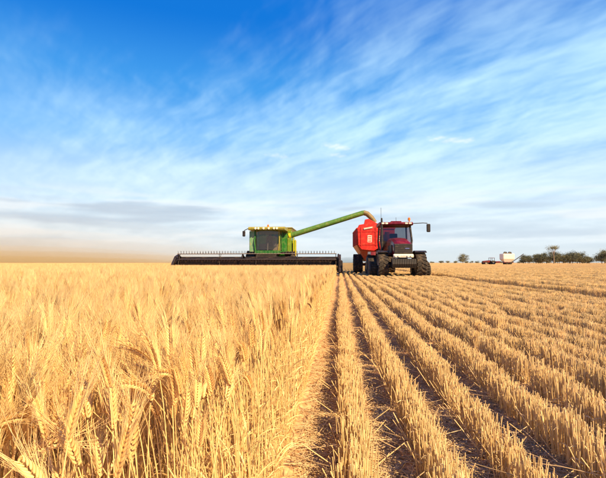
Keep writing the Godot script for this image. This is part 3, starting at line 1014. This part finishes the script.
func build_tractor() -> void:
	var root := thing("tractor", "red tractor with black grille and rear tracks pulling the red grain bin", "tractor", Vector3(3.56, 0, -28.7), deg_to_rad(1.5))
	var g: Geo
	# bonnet: sections from cab to nose, narrower at the nose
	g = Geo.new()
	var secs := [[-0.25, 0.60, 2.50, 1.42], [0.7, 0.59, 2.46, 1.40], [1.5, 0.57, 2.36, 1.38], [2.15, 0.55, 2.20, 1.38], [2.42, 0.52, 2.02, 1.40]]
	var prof := func(s): return [Vector3(-s[1], s[3], s[0]), Vector3(-s[1], s[2] - 0.30, s[0]), Vector3(-s[1] * 0.90, s[2] - 0.13, s[0]), Vector3(-s[1] * 0.62, s[2] - 0.03, s[0]), Vector3(0, s[2], s[0]), Vector3(s[1] * 0.62, s[2] - 0.03, s[0]), Vector3(s[1] * 0.90, s[2] - 0.13, s[0]), Vector3(s[1], s[2] - 0.30, s[0]), Vector3(s[1], s[3], s[0])]
	for i in secs.size() - 1:
		var p: Array = prof.call(secs[i]); var q: Array = prof.call(secs[i + 1])
		for j in 8:
			g.quad(p[j], q[j], q[j + 1], p[j + 1])
	var fp: Array = prof.call(secs[4])
	for j in range(1, 7):
		g.tri(Vector3(0, 1.75, 2.43), fp[j + 1], fp[j])
	part("bonnet", g, M.red, root)
	for s in [-1.0, 1.0]:   # dark side grilles
		g = Geo.new(); g.box(Vector3(s * 0.585, 1.72, 1.2), Vector3(0.05, 0.5, 1.5), 0.02); part("side_grille", g, M.dark, root)
	g = Geo.new(); g.box(Vector3(0, 1.72, 2.43), Vector3(1.06, 0.58, 0.10), 0.04)
	var gr := part("grille", g, M.dark, root)
	for k in 5:
		g = Geo.new(); g.box(Vector3(0, 1.52 + k * 0.10, 2.485), Vector3(0.94, 0.018, 0.02), 0.004); part("bar", g, M.trim, gr)
	g = Geo.new(); g.box(Vector3(0.22, 1.74, 2.495), Vector3(0.24, 0.05, 0.02), 0.004); part("badge", g, M.badge, gr)
	g = Geo.new(); g.prism(PackedVector2Array([Vector2(2.36, 1.20), Vector2(2.55, 1.22), Vector2(2.58, 1.33), Vector2(2.50, 1.42), Vector2(2.36, 1.42)]), -0.57, 0.57, 0.03)
	var bar := part("light_bar", g, M.white_trim, root)
	for x in [-0.45, -0.26, 0.26, 0.45]:
		g = Geo.new(); g.lathe(Vector3(x, 1.31, 2.56), Vector3.BACK, [Vector2(0, 0.075), Vector2(0.05, 0.075), Vector2(0.06, 0.05), Vector2(0.06, 0)], 14); part("headlight", g, M.lens, bar)
	# front weights: a row of cast plates
	g = Geo.new(); g.prism(PackedVector2Array([Vector2(2.30, 0.66), Vector2(2.72, 0.62), Vector2(2.80, 0.85), Vector2(2.72, 1.14), Vector2(2.30, 1.16)]), -0.044, 0.044, 0.02)
	var pm := g.mesh(M.weight)
	for k in 14:
		same("weight", pm, root, Vector3(-0.63 + k * 0.097, 0, 0))
	g = Geo.new(); g.box(Vector3(0, 0.95, 1.2), Vector3(0.6, 0.5, 2.3), 0.05); part("chassis", g, M.dark, root)
	g = Geo.new(); g.box(Vector3(0, 0.75, 1.6), Vector3(1.7, 0.24, 0.30), 0.05); part("front_axle", g, M.dark, root)
	var t := tyre_mesh(0.76, 0.60, 0.40, 20); var r := rim_mesh(0.40, 0.60, 0.10, M.rim)
	for s in [-1.0, 1.0]:
		wheel(root, Vector3(s * 1.09, 0.76, 1.6), t, r)
		g = Geo.new()
		for i in 7:
			var a0 := deg_to_rad(62 + i * 13.0); var a1 := deg_to_rad(75 + i * 13.0)
			g.hexa([Vector3(s * 1.09 - 0.34, 0.76 + sin(a0) * 0.84, 1.6 + cos(a0) * 0.84), Vector3(s * 1.09 + 0.34, 0.76 + sin(a0) * 0.84, 1.6 + cos(a0) * 0.84), Vector3(s * 1.09 + 0.34, 0.76 + sin(a1) * 0.84, 1.6 + cos(a1) * 0.84), Vector3(s * 1.09 - 0.34, 0.76 + sin(a1) * 0.84, 1.6 + cos(a1) * 0.84)], [Vector3(s * 1.09 - 0.34, 0.76 + sin(a0) * 0.88, 1.6 + cos(a0) * 0.88), Vector3(s * 1.09 + 0.34, 0.76 + sin(a0) * 0.88, 1.6 + cos(a0) * 0.88), Vector3(s * 1.09 + 0.34, 0.76 + sin(a1) * 0.88, 1.6 + cos(a1) * 0.88), Vector3(s * 1.09 - 0.34, 0.76 + sin(a1) * 0.88, 1.6 + cos(a1) * 0.88)])
		part("front_mudguard", g, M.dark, root)
		track_loop(root, s * 1.52, 0.52)
		g = Geo.new(); g.prism(PackedVector2Array([Vector2(-0.1, 1.40), Vector2(-0.2, 1.62), Vector2(-2.2, 1.66), Vector2(-2.5, 1.35), Vector2(-2.2, 1.50), Vector2(-0.4, 1.45)]), s * 1.0, s * 1.62, 0.02)
		part("rear_mudguard", g, M.red, root)
		g = Geo.new(); g.lathe(Vector3(s * 1.28, 1.52, 1.35), Vector3.BACK, [Vector2(0, 0.13), Vector2(0.10, 0.13), Vector2(0.12, 0.09), Vector2(0.12, 0)], 14)
		part("corner_light", g, M.amber if s > 0 else M.lens, root)
	g = Geo.new(); g.box(Vector3(0, 0.80, -1.0), Vector3(2.5, 0.36, 0.4), 0.05); part("rear_axle", g, M.dark, root)
	# cab
	g = Geo.new(); g.box(Vector3(0, 1.45, -1.05), Vector3(1.75, 0.28, 1.7), 0.05); part("cab_floor", g, M.dark, root)
	for s in [-1.0, 1.0]:
		g = Geo.new(); g.tube([Vector3(s * 0.86, 1.55, -0.22), Vector3(s * 0.98, 2.3, -0.20), Vector3(s * 0.90, 3.30, -0.38)], [0.075, 0.065, 0.07], 8); part("cab_pillar", g, M.dark, root)
		g = Geo.new(); g.tube([Vector3(s * 0.88, 1.55, -1.85), Vector3(s * 0.95, 2.3, -1.9), Vector3(s * 0.90, 3.30, -1.8)], [0.06, 0.06, 0.06], 8); part("cab_pillar", g, M.dark, root)
		g = Geo.new()
		g.quad(Vector3(s * 0.87, 1.6, -0.24), Vector3(s * 0.89, 1.6, -1.83), Vector3(s * 0.95, 2.3, -1.88), Vector3(s * 0.98, 2.3, -0.22))
		g.quad(Vector3(s * 0.98, 2.3, -0.22), Vector3(s * 0.95, 2.3, -1.88), Vector3(s * 0.90, 3.3, -1.78), Vector3(s * 0.90, 3.3, -0.40))
		part("side_window", g, M.glass, root)
	g = Geo.new()
	g.quad(Vector3(-0.84, 1.6, -0.20), Vector3(0.84, 1.6, -0.20), Vector3(0.95, 2.3, -0.18), Vector3(-0.95, 2.3, -0.18))
	g.quad(Vector3(-0.95, 2.3, -0.18), Vector3(0.95, 2.3, -0.18), Vector3(0.86, 3.3, -0.38), Vector3(-0.86, 3.3, -0.38))
	part("windscreen", g, M.clear_glass, root)
	g = Geo.new(); g.quad(Vector3(0.86, 1.6, -1.86), Vector3(-0.86, 1.6, -1.86), Vector3(-0.88, 3.3, -1.80), Vector3(0.88, 3.3, -1.80))
	part("rear_window", g, M.clear_glass, root)
	g = Geo.new(); g.prism(PackedVector2Array([Vector2(-0.05, 3.30), Vector2(0.02, 3.38), Vector2(-0.15, 3.50), Vector2(-2.0, 3.52), Vector2(-2.1, 3.34), Vector2(-2.0, 3.28)]), -1.05, 1.05, 0.04); part("cab_roof", g, M.maroon, root)
	g = Geo.new(); g.box(Vector3(0.05, 3.55, -0.7), Vector3(0.7, 0.09, 0.5), 0.04); part("roof_pod", g, M.red, root)
	for x in [-0.85, -0.62, 0.62, 0.85]:
		g = Geo.new(); g.box(Vector3(x, 3.40, -0.02), Vector3(0.18, 0.10, 0.10), 0.02); part("work_light", g, M.lens, root)
	g = Geo.new(); g.box(Vector3(0, 1.95, -1.15), Vector3(0.55, 0.16, 0.5), 0.05); g.box(Vector3(0, 2.42, -1.42), Vector3(0.52, 0.85, 0.13), 0.05); part("seat", g, M.seat, root)
	g = Geo.new(); g.rod(Vector3(0, 1.6, -0.45), Vector3(0, 2.35, -0.62), 0.05); g.tube(range(17).map(func(i): return Vector3(cos(TAU * i / 16) * 0.2, 2.37 + sin(TAU * i / 16) * 0.12, -0.64 + sin(TAU * i / 16) * 0.15)), range(17).map(func(_i): return 0.018), 6, false); part("steering_wheel", g, M.trim, root)
	# exhaust, mirrors, beacon, aerials, steps, tank
	g = Geo.new(); g.tube([Vector3(-0.92, 1.5, -0.02), Vector3(-0.92, 3.0, -0.06), Vector3(-0.92, 3.75, -0.06)], [0.09, 0.09, 0.055], 10); part("exhaust_pipe", g, M.dark, root)
	g = Geo.new(); g.tube([Vector3(0.95, 3.40, -0.2), Vector3(1.65, 3.42, 0.0), Vector3(1.92, 3.40, 0.02)], [0.025, 0.025, 0.025], 6); var ma := part("mirror_arm", g, M.dark, root)
	g = Geo.new(); g.box(Vector3(1.98, 3.10, 0.02), Vector3(0.24, 0.52, 0.09), 0.04); part("mirror", g, M.dark, ma)
	g = Geo.new(); g.rod(Vector3(0.86, 3.5, -0.4), Vector3(0.86, 3.62, -0.4), 0.03); g.lathe(Vector3(0.86, 3.62, -0.4), Vector3.UP, [Vector2(0, 0.085), Vector2(0.16, 0.075), Vector2(0.20, 0.0)], 14); part("beacon", g, M.amber, root)
	for x in [-0.82, 0.15]:
		g = Geo.new(); g.rod(Vector3(x, 3.5, -1.2), Vector3(x, 4.55 if x < 0 else 3.9, -1.2), 0.012, 5); part("aerial", g, M.dark, root)
	for k in 3:
		g = Geo.new(); g.box(Vector3(1.15, 0.55 + k * 0.32, 0.15), Vector3(0.36, 0.05, 0.34), 0.015); part("step", g, M.dark, root)
	g = Geo.new(); g.box(Vector3(-1.0, 1.05, 0.05), Vector3(0.5, 0.7, 0.9), 0.10); part("fuel_tank", g, M.maroon, root)
	g = Geo.new(); g.rod(Vector3(0, 0.6, -2.0), Vector3(0, 0.55, -4.0), 0.08); part("drawbar", g, M.dark, root)
	# ---- chaser bin
	var bn := thing("grain_bin", "red chaser bin behind the tractor, being filled from the green auger", "grain trailer", Vector3(2.64, 0, -35.8), deg_to_rad(1.5))
	bn.scale = Vector3(0.96, 0.93, 0.96)
	g = Geo.new()
	var top := [Vector3(-1.52, 3.7, 2.6), Vector3(1.35, 3.7, 2.6), Vector3(1.35, 3.7, -2.8), Vector3(-1.52, 3.7, -2.8)]
	var low := [Vector3(-1.52, 2.4, 2.35), Vector3(1.35, 2.4, 2.35), Vector3(1.35, 2.4, -2.6), Vector3(-1.52, 2.4, -2.6)]
	for i in 4:
		var j := (i + 1) % 4
		g.face([top[i], top[j], low[j], low[i]], Vector3(0, 3, 0))
	part("hopper_wall", g, M.bin_red, bn)
	g = Geo.new()
	var toe := [Vector3(-0.75, 1.1, 1.5), Vector3(0.75, 1.1, 1.5), Vector3(0.75, 1.1, -1.6), Vector3(-0.75, 1.1, -1.6)]
	g.hexa(low, toe)
	part("hopper_funnel", g, M.bin_orange, bn)
	for k in 6:
		var rz := 2.1 - k * 0.86
		for sx in [-1.55, 1.38]:
			g = Geo.new(); g.box(Vector3(sx, 3.05, rz), Vector3(0.07, 1.28, 0.08), 0.015); part("rib", g, M.bin_red, bn)
	g = Geo.new()
	g.xf = Transform3D(Basis(Vector3.UP, PI / 2), Vector3.ZERO)
	g.prism(PackedVector2Array([Vector2(-1.18, 2.02), Vector2(-1.42, 2.35), Vector2(-1.50, 3.70), Vector2(-1.36, 3.98), Vector2(-0.98, 4.05), Vector2(-0.90, 4.40), Vector2(-0.62, 4.46), Vector2(0.05, 4.08), Vector2(0.22, 3.9), Vector2(0.22, 2.2), Vector2(-0.25, 1.92)]), -2.68, -2.45, 0.03)
	var fr := part("front_panel", g, M.bin_red, bn)
	for x in [-1.22, -0.10]:
		g = Geo.new(); g.box(Vector3(x, 3.05, 2.70), Vector3(0.07, 1.5, 0.05), 0.015); part("rib", g, M.bin_red, fr)
	for y in [2.42, 3.45]:
		g = Geo.new(); g.box(Vector3(-0.64, y, 2.69), Vector3(1.64, 0.06, 0.04), 0.012); part("rib", g, M.bin_red, fr)
	g = Geo.new(); g.quad(Vector3(-0.72, 2.60, 2.685), Vector3(-0.40, 2.60, 2.685), Vector3(-0.40, 3.15, 2.718), Vector3(-0.72, 3.15, 2.718)); part("decal", g, M.white_trim, fr)
	g = Geo.new()
	for k in 3:
		var y0 := 2.66 + k * 0.17
		g.quad(Vector3(-0.68, y0, 2.692 + k * 0.0102), Vector3(-0.44, y0, 2.692 + k * 0.0102), Vector3(-0.44, y0 + 0.07, 2.696 + k * 0.0102), Vector3(-0.68, y0 + 0.07, 2.696 + k * 0.0102))
	part("lettering", g, M.bin_red, fr)
	g = Geo.new(); g.hexa([Vector3(-1.0, 3.60, 2.74), Vector3(-0.35, 3.72, 2.74), Vector3(-0.35, 3.84, 2.76), Vector3(-1.0, 3.72, 2.76)], [Vector3(-1.0, 3.60, 2.70), Vector3(-0.35, 3.72, 2.70), Vector3(-0.35, 3.84, 2.70), Vector3(-1.0, 3.72, 2.70)]); part("step_plate", g, M.white_trim, fr)
	g = Geo.new()
	for i in 4:
		g.rod(top[i], top[(i + 1) % 4], 0.06, 8)
	part("top_rail", g, M.bin_red, bn)
	g = Geo.new(); g.lathe(Vector3(0, 3.25, 0.1), Vector3.UP, [Vector2(0, 1.65), Vector2(0.45, 0.4), Vector2(0.5, 0.0)], 20); part("grain_heap", g, M.grain, bn)
	g = Geo.new(); g.tube([Vector3(-0.3, 1.2, 1.6), Vector3(0.7, 2.6, 2.75), Vector3(0.75, 3.4, 2.85)], [0.20, 0.20, 0.20], 12); part("discharge_auger", g, M.maroon, bn)
	g = Geo.new(); g.box(Vector3(0, 0.95, 0.2), Vector3(1.0, 0.22, 6.0), 0.04); part("chassis", g, M.maroon, bn)
	g = Geo.new(); g.box(Vector3(0, 0.85, 0.0), Vector3(2.6, 0.22, 0.26), 0.04); part("axle", g, M.maroon, bn)
	var bt := tyre_mesh(0.86, 0.72, 0.42, 22); var br := rim_mesh(0.42, 0.72, 0.12, M.rim)
	for s in [-1.0, 1.0]:
		wheel(bn, Vector3(s * 1.30, 0.86, 0.0), bt, br)


func build_far_machines() -> void:
	var d := 205.0
	var root := thing("far_tractor", "small dark red tractor parked beside the white field bin far off", "tractor", Vector3(across(489.5, d), 0, -d), -PI / 2 + 0.25)
	var g := Geo.new(); g.prism(PackedVector2Array([Vector2(0.2, 1.0), Vector2(3.3, 0.9), Vector2(3.4, 1.7), Vector2(0.2, 2.0)]), -0.6, 0.6, 0.06); part("bonnet", g, M.maroon, root)
	g = Geo.new(); g.box(Vector3(0, 1.3, -0.9), Vector3(2.2, 0.9, 2.2), 0.08); part("body", g, M.dark, root)
	g = Geo.new(); g.box(Vector3(0, 3.05, -0.9), Vector3(1.8, 0.18, 2.0), 0.05); part("cab_roof", g, M.maroon, root)
	for sx in [-0.8, 0.8]:
		for sz in [-1.75, -0.05]:
			g = Geo.new(); g.rod(Vector3(sx, 1.7, sz), Vector3(sx, 3.0, sz), 0.09, 6); part("cab_pillar", g, M.dark, root)
	g = Geo.new(); g.box(Vector3(0, 1.2, -3.2), Vector3(2.4, 0.8, 2.2), 0.1); part("rear_implement", g, M.maroon, root)
	var t := tyre_mesh(0.95, 0.6, 0.45, 14); var r := rim_mesh(0.45, 0.6, 0.1, M.rim)
	var t2 := tyre_mesh(0.72, 0.5, 0.36, 14); var r2 := rim_mesh(0.36, 0.5, 0.1, M.rim)
	for s in [-1.0, 1.0]:
		wheel(root, Vector3(s * 1.2, 0.95, -0.9), t, r); wheel(root, Vector3(s * 1.1, 0.72, 2.5), t2, r2)
	# white field bin
	d = 200.0
	root = thing("field_bin", "white mobile field bin with dark open hatches standing by the tree line", "grain bin", Vector3(across(506.8, d), 0, -d), 0.25)
	g = Geo.new(); g.box(Vector3(0, 3.55, 0), Vector3(5.4, 2.5, 3.0), 0.25); part("hopper", g, M.white_trim, root)
	g = Geo.new(); g.hexa([Vector3(-2.6, 2.4, 1.4), Vector3(2.6, 2.4, 1.4), Vector3(2.6, 2.4, -1.4), Vector3(-2.6, 2.4, -1.4)], [Vector3(-1.7, 1.2, 0.7), Vector3(1.7, 1.2, 0.7), Vector3(1.7, 1.2, -0.7), Vector3(-1.7, 1.2, -0.7)]); part("hopper_funnel", g, M.white_trim, root)
	for x in [-1.0, 1.15]:
		g = Geo.new(); g.tube([Vector3(x - 0.9, 4.75, 0.3), Vector3(x - 0.3, 5.2, 0.3), Vector3(x + 0.35, 5.15, 0.3), Vector3(x + 0.9, 4.75, 0.3)], [0.2, 0.5, 0.5, 0.2], 10); part("tarpaulin_roll", g, M.dark, root)
	g = Geo.new(); g.box(Vector3(0.2, 1.05, 0.3), Vector3(4.6, 0.3, 1.4), 0.04); part("chassis", g, M.maroon, root)
	g = Geo.new(); g.rod(Vector3(1.2, 1.0, 1.2), Vector3(6.9, 4.7, 1.4), 0.17, 10); part("discharge_auger", g, M.dark, root)
	for x in [-0.7, 0.9]:
		wheel(root, Vector3(x, 0.6, 0.0), tyre_mesh(0.6, 2.4, 0.3, 14), rim_mesh(0.3, 2.4, 0.1, M.rim))
		root.get_child(root.get_child_count() - 1).rotation.y = PI / 2


# ------------------------------------------------------------------ trees
func tree_parts(seed_: int, high: float, wide: float, kind: String) -> Dictionary:
	var rng := RandomNumberGenerator.new(); rng.seed = seed_
	var tr := Geo.new(); var cr := Geo.new()
	tr.col = Color(0.22, 0.17, 0.12)
	var fork := high * (0.16 if kind == "round" else (0.55 if kind == "tall" else 0.15))
	tr.tube([Vector3(0, -0.2, 0), Vector3(0.1, fork * 0.5, 0), Vector3(-0.05, fork, 0.05)], [high * 0.035, high * 0.027, high * 0.02], 7)
	var clumps := []
	var limbs: int = {"round": 15, "low": 7, "tall": 6}[kind]
	for i in limbs:
		var az := TAU * i / limbs + rng.randf_range(-0.4, 0.4)
		var reach := wide * 0.5 * rng.randf_range(0.35, 1.0)
		var up := rng.randf_range(0.18, 1.0)
		if kind == "tall": up = rng.randf_range(0.80, 1.0)
		if kind == "low": up = rng.randf_range(0.25, 1.0)
		var e := Vector3(cos(az) * reach, fork + (high - fork) * up * (1.0 - 0.25 * reach / wide), sin(az) * reach)
		tr.tube([Vector3(-0.05, fork * 0.96, 0.05), Vector3(e.x * 0.5, lerpf(fork, e.y, 0.62), e.z * 0.5), e], [high * 0.014, high * 0.009, high * 0.003], 5)
		clumps.append([e, wide * rng.randf_range(0.15, 0.25)])
		clumps.append([e * 0.7 + Vector3(0, e.y * 0.24, 0), wide * rng.randf_range(0.10, 0.17)])
	for q: Array in clumps:
		var tone := rng.randf_range(0.75, 1.25)
		for i in 130:
			var d: Vector3 = Vector3(rng.randfn(), rng.randfn() * 0.72, rng.randfn()).limit_length(2.0) * q[1] * 0.62
			var p: Vector3 = q[0] + d
			if p.y < 0.15: continue
			var s := rng.randf_range(0.14, 0.34) * sqrt(wide / 8.0)
			var b := Basis(Vector3(rng.randfn(), rng.randfn(), rng.randfn()).normalized(), rng.randf() * TAU)
			cr.col = Color(0.115, 0.118, 0.058) * tone * rng.randf_range(0.75, 1.25)
			cr.tri(p + b * Vector3(-s, 0, 0), p + b * Vector3(s * 0.3, s * 0.5, 0), p + b * Vector3(s, -s * 0.4, 0.1 * s))
	return {"trunk": tr.mesh(M.bark), "crown": cr.mesh(M.leaf)}


func plant_tree(parts: Dictionary, called: String, label: String, at: Vector3, turn: float, scale_: float, group: String) -> void:
	var o := thing(called, label, "tree", at, turn, group)
	o.scale = Vector3.ONE * scale_
	same("trunk", parts.trunk, o)
	same("crown", parts.crown, o)


func build_trees() -> void:
	var rng := RandomNumberGenerator.new(); rng.seed = 31
	var round_ := []; var low := []
	for i in 4:
		round_.append(tree_parts(40 + i, 9.0, 9.5, "round"))
		low.append(tree_parts(60 + i, 4.2, 8.5, "low"))
	var tall := tree_parts(81, 15.5, 10.5, "tall")
	plant_tree(round_[0], "gum_tree", "lone round gum tree standing left of the small dark red tractor", Vector3(across(462.5, 420), 0, -420), 0.3, 0.98, "")
	plant_tree(tall, "gum_tree", "tall thin gum tree with an umbrella crown rising above the tree line", Vector3(across(553.5, 390), 0, -390), 0.5, 0.95, "")
	# the tree line at the right
	for e in [[527, 0.62], [530, 0.80], [534, 0.95], [538, 0.72], [541, 0.85], [544, 0.98], [548, 0.9], [551, 0.7], [556, 1.0], [560, 1.1], [563, 0.85], [567, 0.7], [570, 0.78], [574, 0.92], [578, 1.05], [581, 0.8], [584, 0.95], [588, 1.0], [591, 0.8], [594, 0.6], [601, 0.8], [604, 1.15], [609, 1.2], [615, 1.1]]:
		plant_tree(round_[rng.randi() % 4], "gum_tree", "bushy gum tree in the tree line right of the white field bin", Vector3(across(e[0], 400), 0, -400 - rng.randf_range(0, 25)), rng.randf() * TAU, e[1] * 1.12, "gum trees in the far tree line")
	for i in 38:
		var px := 427.0 + i * 5.0 + rng.randf_range(-2, 2)
		plant_tree(low[rng.randi() % 4], "scrub_tree", "low scrub tree on the horizon behind the stubble field", Vector3(across(px, 720), 0, -720 - rng.randf_range(0, 60)), rng.randf() * TAU, rng.randf_range(0.5, 0.95), "low trees along the horizon")


# ------------------------------------------------------------------ dust
func dust(at: Vector3, size: Vector3, density: float, color: Color) -> void:
	var f := FogVolume.new()
	f.name = numbered("dust_cloud")
	f.shape = RenderingServer.FOG_VOLUME_SHAPE_ELLIPSOID
	f.size = size
	f.position = at
	var m := FogMaterial.new()
	m.density = density; m.albedo = color
	f.material = m
	add_child(f)
	f.set_meta("kind", "stuff"); f.set_meta("category", "dust")
	f.set_meta("label", "tan dust churned up behind the wheels of the red chaser bin" if at.x > 0 else "tan harvest dust hanging over the far wheat left of the header")


func _ready() -> void:
	# ---- camera, sky, sun, exposure
	var cam := Camera3D.new()
	cam.name = "camera"
	add_child(cam)
	cam.position = Vector3(0, EYE_HEIGHT, 0)
	cam.rotation_degrees = Vector3(PITCH, YAW, 0)
	cam.fov = rad_to_deg(2.0 * atan(239.0 / 450.0))
	cam.near = 0.02
	cam.far = 6000.0
	cam.current = true
	var env := Environment.new()
	env.background_mode = Environment.BG_SKY
	var sm := PanoramaSkyMaterial.new()
	sm.panorama = make_sky()
	env.sky = Sky.new()
	env.sky.sky_material = sm
	env.background_energy_multiplier = 0.555
	env.tonemap_mode = Environment.TONE_MAPPER_LINEAR
	env.tonemap_exposure = 2.25
	env.sdfgi_enabled = true; env.ssao_enabled = true; env.ssil_enabled = true
	env.volumetric_fog_enabled = true; env.volumetric_fog_density = 0.0
	var we := WorldEnvironment.new()
	we.name = "world"; we.environment = env
	add_child(we)
	var sun := DirectionalLight3D.new()
	sun.name = "sun"
	add_child(sun)
	sun.look_at_from_position(Vector3.ZERO, -Vector3(0.55, 0.66, 0.52))
	sun.light_energy = 1.6
	sun.light_color = Color(1.0, 0.86, 0.64)
	sun.light_angular_distance = 0.5
	sun.shadow_enabled = true
	# ---- materials
	soil_noise.seed = 8; soil_noise.frequency = 1.6; soil_noise.fractal_octaves = 4
	M.straw = paint(Color(1, 1, 1), 0.55)
	M.straw.vertex_color_use_as_albedo = true
	M.straw.backlight_enabled = true
	M.straw.backlight = Color(0.7, 0.7, 0.7)
	M.leaf = paint(Color(1, 1, 1), 0.6)
	M.leaf.vertex_color_use_as_albedo = true
	M.leaf.backlight_enabled = true; M.leaf.backlight = Color(0.3, 0.3, 0.3)
	M.bark = paint(Color(1, 1, 1), 0.9); M.bark.vertex_color_use_as_albedo = true
	var soil_tex := noise_picture(3, 0.02, [Color(0.56, 0.41, 0.28), Color(0.68, 0.52, 0.36), Color(0.76, 0.60, 0.42), Color(0.82, 0.67, 0.49)], 1024, 6)
	M.soil = paint(Color(1, 1, 1), 0.95)
	M.soil.albedo_texture = soil_tex
	M.soil.uv1_scale = Vector3(0.9, 0.9, 1)
	var dusty := noise_picture(6, 0.012, [Color(0.80, 0.76, 0.68), Color(0.95, 0.93, 0.89), Color(1, 1, 1), Color(0.90, 0.87, 0.80)], 512, 5)
	var worn := func(c: Color, rough: float, amount: float) -> StandardMaterial3D:
		var tan_ := Color(0.66, 0.55, 0.40)
		return paint(Color(1, 1, 1), rough, 0.0, noise_picture(int(c.r * 90 + c.g * 70 + c.b * 50), 0.014, [c, c * 0.93, c, c.lerp(tan_, amount * 0.5), c.lerp(tan_, amount)], 256, 6), 0.8)
	M.green = worn.call(Color(0.13, 0.42, 0.13), 0.4, 0.35)
	M.green_pale = worn.call(Color(0.42, 0.58, 0.42), 0.5, 0.4)
	M.olive = worn.call(Color(0.52, 0.50, 0.16), 0.45, 0.4)
	M.auger = worn.call(Color(0.30, 0.46, 0.17), 0.45, 0.35)
	M.spout = worn.call(Color(0.42, 0.36, 0.22), 0.6, 0.4)
	M.yellow = worn.call(Color(0.92, 0.78, 0.10), 0.4, 0.3)
	M.lime = worn.call(Color(0.40, 0.52, 0.10), 0.45, 0.35)
	M.red = worn.call(Color(0.37, 0.025, 0.05), 0.28, 0.25)
	M.maroon = worn.call(Color(0.36, 0.06, 0.09), 0.45, 0.3)
	M.bin_red = worn.call(Color(0.76, 0.10, 0.05), 0.5, 0.3)
	M.bin_orange = worn.call(Color(0.82, 0.36, 0.20), 0.5, 0.4)
	M.dark = worn.call(Color(0.10, 0.09, 0.10), 0.55, 0.3)
	M.header_dark = worn.call(Color(0.11, 0.075, 0.08), 0.55, 0.25)
	M.reel_bar = worn.call(Color(0.45, 0.42, 0.42), 0.5, 0.4)
	M.weight = worn.call(Color(0.09, 0.075, 0.08), 0.6, 0.15)
	M.trim = paint(Color(0.20, 0.18, 0.17), 0.6)
	M.cab_lining = paint(Color(0.42, 0.36, 0.29), 0.9)
	M.seat = paint(Color(0.22, 0.17, 0.14), 0.9)
	M.rubber = worn.call(Color(0.17, 0.15, 0.14), 0.9, 0.38)
	M.rim = worn.call(Color(0.60, 0.58, 0.55), 0.5, 0.5)
	M.steel = paint(Color(0.5, 0.48, 0.45), 0.4, 0.8)
	M.white_trim = worn.call(Color(0.86, 0.84, 0.80), 0.45, 0.3)
	M.badge = paint(Color(0.35, 0.40, 0.62), 0.4)
	M.lens = paint(Color(0.88, 0.86, 0.80), 0.15)
	M.amber = paint(Color(0.90, 0.45, 0.08), 0.25)
	M.grain = paint(Color(0.72, 0.52, 0.26), 0.9)
	M.glass = paint(Color(0.45, 0.38, 0.28, 0.12), 0.03)
	M.glass.transparency = BaseMaterial3D.TRANSPARENCY_ALPHA
	M.clear_glass = paint(Color(0.07, 0.075, 0.08, 0.55), 0.03)
	M.clear_glass.transparency = BaseMaterial3D.TRANSPARENCY_ALPHA
	M.glass.metallic_specular = 1.0
	M.clear_glass.metallic_specular = 1.0
	# ---- the place
	build_ground()
	build_trees()
	build_combine()
	build_tractor()
	build_far_machines()
	build_wheat()
	build_stubble()
	build_litter()
	var tan_dust := Color(0.96, 0.84, 0.60)
	for e in [[-280, 11, 0.010], [-262, 17, 0.0070], [-272, 24, 0.0044], [-250, 33, 0.0026], [-256, 44, 0.0018], [-236, 58, 0.0012], [-222, 78, 0.0008]]:
		dust(Vector3(e[0], 0, -240), Vector3(420, e[1], 110), e[2], tan_dust)
	dust(Vector3(0.7, 0.5, -38), Vector3(3.4, 1.8, 6), 0.10, tan_dust)
